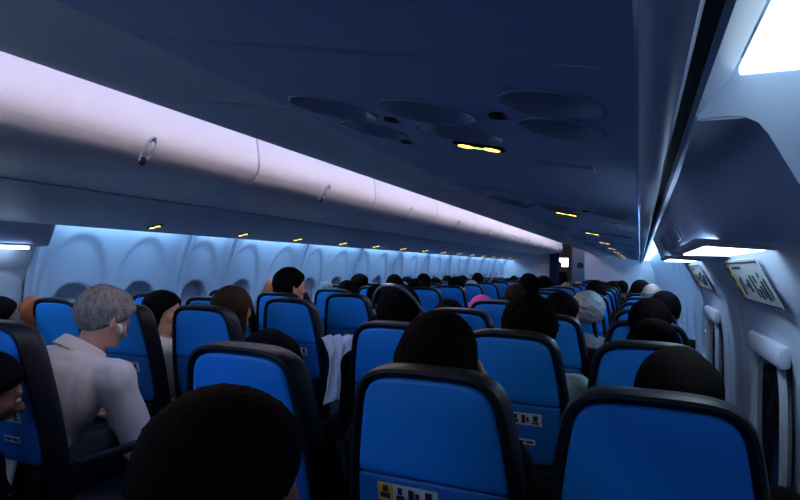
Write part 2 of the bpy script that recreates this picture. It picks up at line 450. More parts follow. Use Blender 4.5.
# rail strip, black gap and light trough edge beside the panels
def strip(name, pts, m, label, cat, y0=Y0, y1=Y1, side=1):
    X = (lambda x: x) if side > 0 else mir
    rings = [[(X(a), yy, EYE+b) for a, b in pts] for yy in (y0, y1)]
    o = MB().loft(rings).obj(name, m); tag(o, label, cat); return o
strip('rail_strip', [(-.003, .152), (.001, .145), (.009, .139), (.019, .137), (.027, .140), (.031, .148), (.031, .180), (-.003, .180)], M['rail'], 'pale rail running along the outer edge of the right service panels', 'rail')
strip('rubber_seal', [(.0325, .158), (.043, .158), (.043, .20), (.0325, .20)], M['gap'], 'black seal in the gap beside the right rail', 'seal')
strip('light_trough_edge', [(.044, .158), (.049, .156), (.082, .197), (.082, .205), (.075, .205), (.044, .172)], M['rail'], 'blue-lit trough edge beside the bright light above the right windows', 'trim')
# left side underside panels, mirror image
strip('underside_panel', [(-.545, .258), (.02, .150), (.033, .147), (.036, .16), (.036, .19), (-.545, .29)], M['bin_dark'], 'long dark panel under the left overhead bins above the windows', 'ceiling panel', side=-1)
pl = [2.29, 3.03, 3.68, 4.40, 5.08]+[5.08+.70*k for k in range(1, 12)]
for k, yy in enumerate(pl):
    if yy > 12.2: break
    x = mir(-.109)
    root = empty('seatbelt_sign', (x, yy, EYE+zpsu(-.109)-.004), 'small lit amber seatbelt sign under the left bins, %s counted from the left' % ORD[min(k, 17)], 'sign', 'amber signs under the left bins')
    root.rotation_euler = (0, -.19, 0)
    h = link('sign_housing', PM['signbox'], root); link('lit_pictograms', PM['sign'], root); link('green_bar', PM['signg'], root)

# ================================================================= LIGHTS BUILT IN
def wash(side, ya, yb, k, mm='wash'):
    X = (lambda x: x) if side > 0 else mir
    o = MB().box((X(.130), (ya+yb)/2, EYE+.202), (.084, yb-ya, .012), .003).obj('wash_light', M[mm])
    where = 'over the left windows, %s from the near end' % ORD[k] if side < 0 else ('over the right windows, %s from the near end' % ORD[k])
    tag(o, 'bright bluish strip light '+where, 'light', 'strip lights over the %s windows' % ('left' if side < 0 else 'right'))
k = 0
for a, b in zip(seams_l, seams_l[1:]):
    wash(-1, a+.075, b-.075, k); k += 1
    tag(MB().box((mir(.128), b, EYE+.198), (.12, .07, .05), .01).obj('trim_%d' % (k+3), M['panel']), kind='structure')
wash(-1, Y0+.3, .40, 11)
wash(1, Y0+.4, .645, 0, 'wash_near')
yy = 2.97; k = 1
while yy < 12: wash(1, yy, min(yy+.93, 12.3), k); yy += 1.0; k += 1
for s_, side in ((1, 'right'), (-1, 'left')):
    X = (lambda x: x) if s_ > 0 else mir
    rings = [[(X(a), yy, EYE+b) for a, b in ((-.86, .838), (-.80, .838), (-.80, .85), (-.86, .85))] for yy in (Y0+.2, 12.3)]
    spill_ledge = [[(X(a), yy, EYE+b) for a, b in ((-.79, .80), (-.862, .800), (-.864, .797), (-.862, .794), (-.79, .794))] for yy in (Y0+.2, 12.3)]
    tag(MB().loft(spill_ledge).obj('trim_%d' % (31 if s_ > 0 else 32), M['rail']), kind='structure')  # unseen ledge added under the strip to keep cove light off the aisle
    o = MB().loft(rings).obj('cove_light', M['cove']); tag(o, 'rosy white cove light strip along the ceiling above the %s bins' % side, 'light')
# lamps with placards over the exit hatches
def header_lamp(side, y, k):
    X = (lambda x: x) if side > 0 else mir
    root = empty('header_lamp', (X(.14), y, EYE+.04), ['bright rectangular lamp over the nearer right exit hatch', 'smaller-looking lamp over the second right exit hatch', 'bright slim lamp over the exit hatch at the left edge', 'slim lamp over the hatch outside the left edge'][k], 'lamp')
    def L(x, yy, z): return (X(x)-X(.14), yy, z-.04)
    fr = MB(); rings = []
    for o, h in ((.016, .048), (.016, .040), (.004, .0365), (0, .0375)):
        a, b = .050+o, .245+o
        ring = []
        for (sx, sy, a0) in ((1, 1, 0), (-1, 1, 1), (-1, -1, 2), (1, -1, 3)):
            for q in range(4):
                t = (a0+q/3)*math.pi/2; r = .012+o*.5
                xx = .145+sx*(a-r)+r*math.cos(t); ring.append(L(xx, sy*(b-r)+r*math.sin(t), h-(xx-.145)*.06))
        rings.append(ring)
    fr.loft(rings, caps=False).obj('lamp_bezel', M['bin_dark'], root)
    MB().box(L(.145, 0, .040 if side > 0 else .034), (.100, .49, .006 if side > 0 else .016), .002).obj('lamp_lens', M['lamp'], root)
header_lamp(1, 1.25, 0); header_lamp(1, 2.38, 1); header_lamp(-1, 1.50, 2); header_lamp(-1, .72, 3)
# printed exit placards
def placard(side, y, k):
    X = (lambda x: x) if side > 0 else mir
    a, b = Vector((.190, 0, .028)), Vector((.236, 0, -.062))   # top, bottom of the plate
    up = (a-b); H = up.length; up.normalize(); n = Vector((-up.z, 0, up.x)); n = n if n.x < 0 else -n
    root = empty('exit_placard', (X(.213), y, EYE-.02), ['white exit instruction placard with yellow edge above the nearer right hatch', 'small exit instruction placard above the second right hatch', 'exit placard above the hatch at the left edge'][k], 'placard')
    def plate(name, u0, u1, v0, v1, h, m, par, th=.0015):
        pts = []
        for hh in (h, h+th):
            pts.append([Vector((X(p.x)-X(.213), p.y, p.z+.02)) for p in [b+up*(H*v)+n*hh+Vector((0, u, 0)) for u, v in ((u0, v0), (u1, v0), (u1, v1), (u0, v1))]])
        return MB().loft(pts).obj(name, m, par, smooth=False)
    W = .20
    plate('back_plate', -W, W, 0, 1, .004, M['placard'], root)
    plate('border', -W+.005, W-.012, .93, .96, .0058, M['ink'], root); plate('border', -W+.005, W-.012, .03, .06, .0058, M['ink'], root)
    plate('yellow_band', W-.055, W-.008, .05, .95, .0058, M['yellow2'], root)
    plate('dark_mark', W-.045, W-.020, .70, .85, .0076, M['ink'], root); plate('dark_mark', W-.045, W-.020, .45, .62, .0076, M['ink'], root); plate('dark_mark', W-.045, W-.020, .15, .34, .0076, M['ink'], root)
    rnd = random.Random(5)
    # pictograms: figures, arrow, hatch outline
    for u in (.10, .06, .02): plate('small_caption', u-.012, u+.012, .80, .86, .0058, M['ink'], root)
    u = .105
    for w_, v0, v1 in ((.011, .18, .55), (.007, .30, .62)):
        plate('figure', u-w_/2, u+w_/2, v0, v1, .0058, M['ink'], root); u -= .030
    plate('arrow_shaft', .005, .045, .38, .46, .0058, M['ink'], root); plate('arrow_head', -.010, .008, .28, .56, .0058, M['ink'], root)
    for (u0, u1, v0, v1) in ((-.055, -.044, .18, .66), (-.088, -.076, .15, .38), (-.092, -.080, .50, .66), (-.118, -.108, .2, .45), (-.150, -.136, .15, .55), (-.146, -.138, .62, .72), (-.180, -.172, .2, .6)):
        plate('figure', u0, u1, v0, v1, .0058, M['ink'], root)
for k_, yy_ in enumerate((1.50, 2.22)):
    o = MB().box((0, 0, 0), (.062, .34, .012), .005).box((0, -.09, -.006), (.036, .09, .008), .003).obj('service_hatch', M['bin_dark'])
    o.location = (.080, yy_, EYE+.088); o.rotation_euler = (0, math.radians(62), 0)
    tag(o, 'shaded flush hatch in the wall header, %s from the camera' % ['nearer one', 'second one'][k_], 'hatch')
placard(1, 1.36, 0); placard(1, 2.42, 1)
# left hatch: round emblem above the hatch
m = MB(); rg = []
for o, h in ((1, 0), (1, .004), (.72, .005), (.70, .002), (.1, .002)):
    rg.append([(mir(.233-h), 1.70+.022*o*math.cos(t*math.pi/12), EYE+.012+.022*o*math.sin(t*math.pi/12)) for t in range(24)])
tag(m.loft(rg).obj('round_emblem', M['ink']), 'small dark round emblem on the wall above the left exit hatch', 'emblem')

# ================================================================= FORWARD END
bk = tag(MB().box(((-2.9-1.76)/2, Y1+.03, .98), (1.16, .05, 1.96)).obj('wall_front', M['bulk']), kind='structure')
bk = tag(MB().box(((.32-1.06)/2, Y1+.03, .98), (1.40, .05, 1.96)).obj('wall_front', M['bulk']), kind='structure')
tag(MB().box((XC, 14.6, 1.1), (3.4, .05, 2.3)).obj('wall_front', M['galley']), kind='structure')
g = empty('galley_cabinet', (-1.3, 13.6, 0), 'brown galley cabinet at the forward end with a round port', 'cabinet')
MB().box((.02, .3, 1.1), (.42, .6, 2.2), .01).obj('cabinet_body', M['galley'], g)
MB().box((-.01, -.006, 1.0), (.30, .012, 1.7), .004).obj('door', M['bulk'], g)
rg = [[(0.03+.07*o*math.cos(t*math.pi/14), -.012-h, EYE+.07+.07*o*math.sin(t*math.pi/14)) for t in range(28)] for o, h in ((1, 0), (1, .012), (.8, .014), (.75, .006), (.05, .006))]
MB().loft(rg).obj('round_port', M['glass'], g)
MB().box((-.15, -.02, 1.1), (.012, .03, 2.1), .003).obj('corner_post', M['metal'], g)
g2 = empty('galley_light_panel', (-1.78, 14.55, EYE+.14), 'small bright lit panel seen in the galley doorway', 'light')
MB().box((0, 0, 0), (.27, .02, .22), .006).obj('lit_panel', M['galley_light'], g2); MB().box((0, .012, 0), (.32, .02, .26), .006).obj('panel_frame', M['galley'], g2)
cu = []
for k in range(41):
    x = -1.78+.20*k/40; cu.append((x, Y1-.07+.025*math.sin(k*1.25)))
m = MB().loft([[(x, y, z) for x, y in cu]+[(x, y+.006, z) for x, y in reversed(cu)] for z in (.08, .8, 1.4, 1.86)])
tag(m.obj('galley_curtain', M['curtain']), 'dark blue curtain gathered at the left of the galley doorway', 'curtain')

# ================================================================= SEATS
OUT = [(.0, 1.102), (.06, 1.101), (.105, 1.095), (.137, 1.078), (.156, 1.050), (.166, 1.01), (.177, .94), (.187, .86), (.194, .76), (.197, .65), (.192, .55), (.184, .46)]
OUTS = spl(OUT, 4)
def ring2(off, zmin=.44, flat=False, zmax=9, rc=.05):
    """offset outline; returns closed list of (x,z)"""
    r = []
    for i, p in enumerate(OUTS):
        a = OUTS[max(i-1, 0)]; b = OUTS[min(i+1, len(OUTS)-1)]; t = (b-a).normalized(); n = Vector((t.y, -t.x))
        if i == 0: n = Vector((0, -1))
        q = p+n*off if n.dot(Vector((-1, -1))) > 0 or True else p
        r.append(q)
    # make sure the offset goes inwards
    if off and r[len(r)//2].x > OUTS[len(r)//2].x: r = [2*p-q for p, q in zip(OUTS, r)]
    r = [q for q in r if q.y >= zmin]
    z_end = zmin; xe = r[-1].x
    if flat:
        r = [q for q in r if q.y > zmin+rc]; xe = r[-1].x
        r += [Vector((xe-rc+rc*math.cos(t*math.pi/12), zmin+rc-rc*math.sin(t*math.pi/12))) for t in range(1, 7)]
    else: r.append(Vector((xe, zmin)))
    r[0].x = 0
    if zmax < 9:
        r = [q for q in r if q.y < zmax]; xa = r[0].x
        r = [Vector((0, zmax)), Vector((xa-.006, zmax)), Vector((xa, zmax-.006))]+r
    r = resample(r, 44)
    left = [Vector((-q.x, q.y)) for q in reversed(r[1:])]
    return left+r
TILT = math.tan(math.radians(11))
def yb_(z): return (1.10-z)*TILT            # the back leans aft towards the top
def seat_back_mesh():
    m = MB(); rings = []
    for y, o in ((.006, .025), (-.004, .021), (-.009, .012), (-.006, .004), (.006, 0), (.050, 0), (.066, .006), (.074, .022)):
        rings.append([(q.x, y+yb_(q.y), q.y) for q in ring2(o)])
    return m.loft(rings)
def seat_panel_mesh(z0, z1, tilt=0, base=-.002, off=.0245, th=.012, rc=.05):
    def rr(o):
        return ring2(off+o, z0+o, True, z1-o if z1 < 2 else 9, rc)
    rings = []
    for y, o in ((.010, 0), (base, 0), (base-th*.6, .003), (base-th, .010)):
        rings.append([(q.x, y+yb_(q.y)+tilt*(z1-q.y), q.y) for q in rr(o)])
    return MB().loft(rings)
PROTO = {}
def seat_meshes():
    P = PROTO
    P['back_shell'] = seat_back_mesh().mesh('back_shell', M['frame'])
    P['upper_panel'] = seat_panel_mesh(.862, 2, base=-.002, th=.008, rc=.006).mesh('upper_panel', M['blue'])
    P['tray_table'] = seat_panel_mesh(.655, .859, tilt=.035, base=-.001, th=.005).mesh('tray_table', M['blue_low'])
    P['tray_latch'] = MB().box((0, yb_(.868)-.016, .872), (.05, .010, .018), .003).mesh('tray_latch', M['frame'])
    P['seat_pocket'] = MB().box((0, yb_(.56)-.012, .555), (.30, .02, .17), .008).mesh('seat_pocket', M['frame'])
    P['seat_cushion'] = MB().box((0, .40, .395), (.38, .44, .11), .035).mesh('seat_cushion', M['cushion'])
    P['orange_cushion'] = MB().box((0, .37, .40), (.38, .44, .11), .035).mesh('seat_cushion', M['orange'])
    P['back_cushion'] = MB().loft([[(q.x*f, y+yb_(q.y), q.y) for q in ring2(o, .46)] for y, o, f in ((.068, .012, 1), (.080, .014, 1), (.088, .03, 1))]).mesh('back_cushion', M['cushion'])
    P['orange_back'] = MB().loft([[(q.x*f, y+yb_(q.y), q.y) for q in ring2(o, .46)] for y, o, f in ((.068, -.022, 1), (.095, -.026, 1), (.118, .0, 1))]).mesh('back_cushion', M['orange'])
    P['seat_leg'] = MB().tube([(0, .50, 0), (0, .44, .20), (0, .42, .36)], .014).tube([(0, .16, 0), (0, .22, .2), (0, .26, .36)], .014).box((0, .33, .012), (.03, .40, .024), .006).mesh('seat_leg', M['metal'])
    P['armrest'] = MB().box((0, .34, .645), (.040, .34, .030), .012).box((0, .19, .60), (.028, .05, .09), .01).mesh('armrest', M['frame'])
    P['seat_beam'] = MB().tube([(-.203, .27, .33), (.203, .27, .33)], .018).mesh('seat_beam', M['metal'])
    # stickers on the tray face
    zs = .812; ys = yb_(zs)+.035*(.858-zs)-.0075
    def sticker(x0, x1, za, zb, h):
        v = []
        for d in (h, h-.001):
            v.append([(x, yb_(z)+.035*(.858-z)-.006-d, z) for x, z in ((x0, za), (x1, za), (x1, zb), (x0, zb))])
        return v
    P['placard'] = MB().loft(sticker(-.030, .105, .790, .832, .001)).mesh('placard', M['white'], False)
    m = MB()
    m.loft(sticker(-.030, .004, .791, .831, .0022)); P['placard_yellow'] = m.mesh('yellow_field', M['yellow'], False)
    m = MB()
    for (a, b, c, d) in ((-.024, -.002, .798, .810), (-.018, -.006, .812, .826), (.012, .030, .797, .808), (.016, .026, .810, .826), (.040, .052, .797, .825), (.056, .064, .803, .819), (.074, .096, .797, .803), (.078, .092, .806, .826)):
        m.loft(sticker(a, b, c, d, .0034))
    P['placard_print'] = m.mesh('printed_pictograms', M['ink'], False)
    P['small_placard'] = MB().loft(sticker(.010, .082, .722, .742, .001)).mesh('small_placard', M['white'], False)
    m = MB(); m.loft(sticker(.016, .046, .728, .736, .0022)).loft(sticker(.052, .076, .728, .736, .0022)); P['small_print'] = m.mesh('printed_line', M['ink'], False)
seat_meshes()
def seat(x, y, label, group, near=True, stick=0, orange=False, end=None, tilt=0, yellow=True):
    r = empty('passenger_seat', (x, y, 0), label, 'seat', group)
    link('back_shell', PROTO['back_shell'], r); link('upper_panel', PROTO['upper_panel'], r)
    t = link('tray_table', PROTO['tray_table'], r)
    link('seat_cushion', PROTO['orange_cushion' if orange else 'seat_cushion'], r)
    link('back_cushion', PROTO['orange_back' if orange else 'back_cushion'], r)
    if near:
        if stick is not None:
            sp = (stick, -.002 if stick else 0, .012 if stick else 0)
            p = link('placard', PROTO['placard'], t, sp)
            if yellow: link('yellow_field', PROTO['placard_yellow'], t, sp)
            link('printed_pictograms', PROTO['placard_print'], t, sp)
            link('small_placard', PROTO['small_placard'], t, (sp[0], 0, 0)); link('printed_line', PROTO['small_print'], t, (sp[0], 0, 0))
        link('seat_pocket', PROTO['seat_pocket'], r)
        link('armrest', PROTO['armrest'], r, (-.203, 0, 0))
        if end: link('armrest', PROTO['armrest'], r, (.203, 0, 0))
    for sx in (-.12, .12): link('seat_leg', PROTO['seat_leg'], r, (sx, 0, 0))
    return r
COLX = {'W': .028, 'M': -.390, 'A': -.812, 'C': -1.775, 'B': -2.1686, 'L': -2.575}
COLN = {'W': 'window seat', 'M': 'middle seat', 'A': 'aisle seat', 'C': 'aisle seat', 'B': 'middle seat', 'L': 'window seat'}
ROWR = [.18]+[1.04+.76*k for k in range(14)]
ROWL = [.18, 1.08, 1.93, 2.60, 3.27]+[3.27+.72*k for k in range(1, 12)]
ROWBL = [.25, 1.02, 1.83, 2.41, 3.05]+[3.05+.72*k for k in range(1, 12)]
SIDE = {'W': 'right', 'M': 'right', 'A': 'right', 'C': 'left', 'B': 'left', 'L': 'left'}
for c in 'WMACBL':
    rows = ROWR if c in 'WMA' else ROWL if c == 'C' else ROWBL
    for i, y in enumerate(rows):
        if y > 11.6: continue
        if i == 0:
            lab = 'blue %s just below the frame, %s block, behind the nearest passengers' % (COLN[c], SIDE[c])
        else: lab = 'blue-backed %s with dark frame, %s block, %s row from the camera' % (COLN[c], SIDE[c], ORD[i-1])
        s_ = seat(COLX[c]-(.05 if c == 'C' and i == 1 else .072 if c == 'A' and i == 1 else -.02 if c == 'A' else 0), y+(.04 if c == 'W' else .015 if c == 'M' else .05 if c == 'A' and i == 1 else 0), lab, 'seats of the %s block' % SIDE[c], near=i < 6, stick=(None if (c, i) == ('A', 1) else -.088 if (c, i) == ('M', 1) else 0), orange=False, end=c in 'WC' or c == 'W', yellow=(c != 'C' or i != 1))
        s_.scale.z = {'W': .984, 'M': .992, 'C': .996}.get(c, .996)
#PEOPLE
# ================================================================= PEOPLE
class Fld:
    """distance field on a regular grid, meshed with surface nets"""
    def __init__(s, lo, hi, h):
        s.lo = np.array(lo, float); s.h = h
        n = [int(math.ceil((b-a)/h))+1 for a, b in zip(lo, hi)]
        ax = [lo[i]+h*np.arange(n[i]) for i in range(3)]
        s.X, s.Y, s.Z = np.meshgrid(*ax, indexing='ij'); s.P = np.stack([s.X, s.Y, s.Z], -1)
def f_cap(P, a, b, ra, rb):
    a = np.array(a, float); b = np.array(b, float); d = b-a
    t = np.clip(((P-a)@d)/max(1e-9, d@d), 0, 1); q = P-(a+t[..., None]*d)
    return np.sqrt((q**2).sum(-1))-(ra+(rb-ra)*t)
def f_ell(P, c, r, R=None):
    q = P-np.array(c)
    if R is not None: q = q@R
    r = np.array(r, float); k0 = np.sqrt(((q/r)**2).sum(-1)); k1 = np.sqrt(((q/r**2)**2).sum(-1))
    return k0*(k0-1)/np.maximum(k1, 1e-6)
def smin(a, b, k):
    h = np.clip(.5+.5*(b-a)/k, 0, 1); return b+(a-b)*h-k*h*(1-h)
def smax(a, b, k): return -smin(-a, -b, k)
def wob(P, f, seed, n=5):
    r = np.random.RandomState(seed); o = 0
    for i in range(n):
        d = r.normal(size=3); d /= np.linalg.norm(d); o = o+np.sin((P@d)*f*(.7+.7*r.rand())+r.rand()*6.28)
    return o/n
def nets(F, lo, h):
    I = F < 0; nx, ny, nz = F.shape
    cs = [(i, j, k) for i in (0, 1) for j in (0, 1) for k in (0, 1)]
    def sh(A, c): return A[c[0]:nx-1+c[0], c[1]:ny-1+c[1], c[2]:nz-1+c[2]]
    cnt = sum(sh(I, c).astype(int) for c in cs); act = (cnt > 0) & (cnt < 8)
    idx = -np.ones(act.shape, int); ids = np.argwhere(act); idx[act] = np.arange(len(ids))
    acc = np.zeros((len(ids), 3)); num = np.zeros(len(ids))
    vals = {c: sh(F, c)[act] for c in cs}
    for a in cs:
        for ax in range(3):
            if a[ax]: continue
            b = list(a); b[ax] = 1; b = tuple(b); va, vb = vals[a], vals[b]; m = (va < 0) != (vb < 0)
            t = np.where(m, va/np.where(va == vb, 1, va-vb), 0); p = np.array(a, float)+np.outer(t, np.eye(3)[ax])
            acc += p*m[:, None]; num += m
    V = (ids+acc/num[:, None])*h+np.array(lo); Q = []
    for ax in range(3):
        u, v = [(1, 2), (2, 0), (0, 1)][ax]
        sl0 = [slice(1, -1)]*3; sl0[ax] = slice(0, -1); sl1 = [slice(1, -1)]*3; sl1[ax] = slice(1, None)
        A, B = I[tuple(sl0)], I[tuple(sl1)]; e = np.argwhere(A != B)
        if not len(e): continue
        off = np.array([1, 1, 1]); off[ax] = 0; e2 = e+off
        du = np.eye(3, dtype=int)[u]; dv = np.eye(3, dtype=int)[v]
        q = [idx[tuple((e2-du-dv).T)], idx[tuple((e2-dv).T)], idx[tuple(e2.T)], idx[tuple((e2-du).T)]]
        q = np.stack(q, 1); fl = ~A[tuple(e.T)]; q[fl] = q[fl][:, ::-1]; Q.append(q)
    Q = np.concatenate(Q) if Q else np.zeros((0, 4), int)
    return V, Q[(Q >= 0).all(1)]
def np_mesh(name, parts, m):
    v = []; f = []; n = 0
    for V, Q in parts: v.append(V); f.append(Q+n); n += len(V)
    v = np.concatenate(v); f = np.concatenate(f)
    me = bpy.data.meshes.new(name); me.from_pydata(v.tolist(), [], f.tolist()); me.materials.append(m)
    me.polygons.foreach_set('use_smooth', [True]*len(me.polygons)); return me
def rotm(yaw, pitch, roll=0):
    """local head axes -> person axes; yaw + turns to the person's left, pitch + nods down"""
    return np.array((Matrix.Rotation(yaw, 3, 'Z') @ Matrix.Rotation(roll, 3, 'Y') @ Matrix.Rotation(-pitch, 3, 'X')))
def skull(p):
    """head in its own frame (x right, y forward, z up), centre between the ears"""
    d = f_ell(p, (0, -.014, .024), (.073, .092, .082))
    d = smin(d, f_ell(p, (0, .020, -.032), (.054, .066, .076)), .03)
    d = smin(d, f_cap(p, (-.028, .048, -.078), (.028, .048, -.078), .018, .018), .03)
    d = smin(d, f_ell(p, (0, .060, -.086), (.020, .018, .016)), .02)
    d = smin(d, f_cap(p, (-.040, .052, -.018), (.040, .052, -.018), .022, .022), .02)      # cheekbones
    d = smin(d, f_cap(p, (-.030, .070, .022), (.030, .070, .022), .012, .012), .015)       # brow
    for s_ in (-1, 1): d = smax(d, -f_ell(p, (s_*.031, .088, .004), (.017, .014, .011)), .010)
    d = smin(d, f_cap(p, (0, .078, .010), (0, .100, -.022), .007, .012), .010)
    d = smin(d, f_cap(p, (-.012, .090, -.027), (.012, .090, -.027), .007, .007), .006)
    d = smin(d, f_cap(p, (-.016, .080, -.049), (.016, .080, -.049), .006, .006), .006)
    d = smin(d, f_cap(p, (-.014, .078, -.060), (.014, .078, -.060), .007, .007), .006)
    for s_ in (-1, 1):
        R = np.array(Matrix.Rotation(s_*.35, 3, 'Z'))
        e = f_ell(p, (s_*.078, -.006, -.002), (.008, .019, .031), R)
        e = smax(e, -f_ell(p, (s_*.087, .0, .002), (.006, .011, .018), R), .004)
        d = smin(d, e, .008)
    return d
def hair_f(p, style, seed):
    cr = f_ell(p, (0, -.016, .027), (.077, .097, .086))
    line = (np.where(p[..., 1] < 0, 1.5, .95)*p[..., 1]-p[..., 2]-.006)*.68
    low = -(p[..., 2]+.088)
    n1 = wob(p*np.array([1, 1, .6]), 620, seed, 7)*.0026+wob(p, 70, seed+1)*.002
    n2 = wob(p, 120, seed+4)*.006
    if style == 'short':
        return smax(smax(cr-.011-n1*1.2, line-n2, .026), low-n2, .02)
    if style == 'buzz':
        return smax(smax(cr-.003-n1*.3, line+.004, .008), low, .006)
    if style == 'crop':       # fuller on top, tapered sides
        top = smax(f_ell(p, (0, -.006, .048), (.074, .094, .080))-.004-n1*2.6, line, .01)
        return smax(smin(top, smax(cr-.008-n1, line-n2, .022), .03), low-n2, .02)
    if style == 'hood':
        b = f_ell(p, (0, -.02, .01), (.115, .13, .125)); b = smin(b, f_ell(p, (0, -.09, -.13), (.18, .11, .10)), .06)
        return smax(b-wob(p, 45, seed)*.007, -f_ell(p, (0, .12, -.03), (.065, .12, .085)), .01)
    if style == 'curly':
        n = wob(p, 380, seed, 8)*.008+wob(p, 200, seed+2, 6)*.006
        return smax(smax(cr-.024-n, line-.006, .01), low-.01, .01)
    if style == 'bald':
        ring = smax(smax(cr-.004-n1*.5, p[..., 2]-.035, .006), line, .006)
        return smax(ring, low, .006)
    if style == 'bun':
        b = smax(cr-.008-n1*.6, line, .008)
        return smin(smax(b, low, .006), f_ell(p, (0, -.115, .055), (.036, .034, .034))-n1, .012)
    ang = np.arctan2(p[..., 0], -p[..., 1]-.01)
    st = np.sin(ang*34+p[..., 2]*16+seed)*.0018+np.sin(ang*57+seed*2-p[..., 2]*22)*.0012
    if style == 'long':
        b = smax(cr-.014-st, line, .01)
        for (x, y, z0, x2, y2, z2, r0_, r1) in ((-.05, -.035, .0, -.072, -.05, -.25, .046, .034), (.05, -.035, .0, .072, -.05, -.25, .046, .034), (0, -.06, .0, 0, -.075, -.30, .058, .050), (-.035, -.06, .0, -.045, -.07, -.29, .05, .040), (.035, -.06, .0, .045, -.07, -.29, .05, .040)):
            b = smin(b, f_cap(p, (x, y, z0), (x2, y2, z2), r0_, r1)-st, .025)
        return smax(b, -f_ell(p, (0, .085, -.05), (.060, .10, .115)), .012)
    if style == 'bob':
        b = smax(cr-.014-st, line, .01)
        for s_ in (-1, 1): b = smin(b, f_cap(p, (s_*.05, -.02, .0), (s_*.062, -.02, -.10), .04, .030)-st, .02)
        b = smin(b, f_cap(p, (0, -.055, 0), (0, -.06, -.10), .056, .046)-st, .025)
        return smax(b, -f_ell(p, (0, .09, -.045), (.058, .105, .115)), .012)
    if style == 'scarf':
        b = cr-.012-wob(p, 60, seed)*.003
        b = smin(b, f_cap(p, (0, .0, -.05), (0, -.01, -.16), .068, .085)-wob(p, 50, seed+3)*.004, .03)
        return smax(b, -f_ell(p, (0, .105, -.022), (.050, .07, .072)), .01)
def hand_f(p, s_, W, D, N):
    """relaxed hand: W wrist, D direction of fingers, N palm normal (down)"""
    D = np.array(D)/np.linalg.norm(D); N = np.array(N)-D*np.dot(N, D); N /= np.linalg.norm(N); L_ = np.cross(D, N)*s_
    W = np.array(W)
    def q(a, b, c): return W+D*a+L_*b+N*c
    d = f_cap(p, q(-.03, 0, 0), q(.01, 0, 0), .027, .027)
    for b in (-.024, -.008, .008, .024): d = smin(d, f_cap(p, q(.02, b*.8, 0), q(.078, b*1.05, .002), .016, .012), .012)
    for b, l in ((-.030, .030), (-.0105, .036), (.0105, .038), (.030, .033)):
        f = f_cap(p, q(.080, b, .0), q(.080+l, b*1.12, .008), .0092, .0084)
        f = smin(f, f_cap(p, q(.080+l, b*1.12, .008), q(.080+l*1.6, b*1.12, .026), .0084, .0078), .004)
        f = smin(f, f_cap(p, q(.080+l*1.6, b*1.12, .026), q(.080+l*1.75, b*1.1, .044), .0078, .0070), .004)
        d = smin(d, f, .005)
    t = f_cap(p, q(.018, .026, .004), q(.048, .052, .014), .0135, .0105); t = smin(t, f_cap(p, q(.048, .052, .014), q(.078, .056, .024), .0105, .0085), .005)
    return smin(d, t, .008)
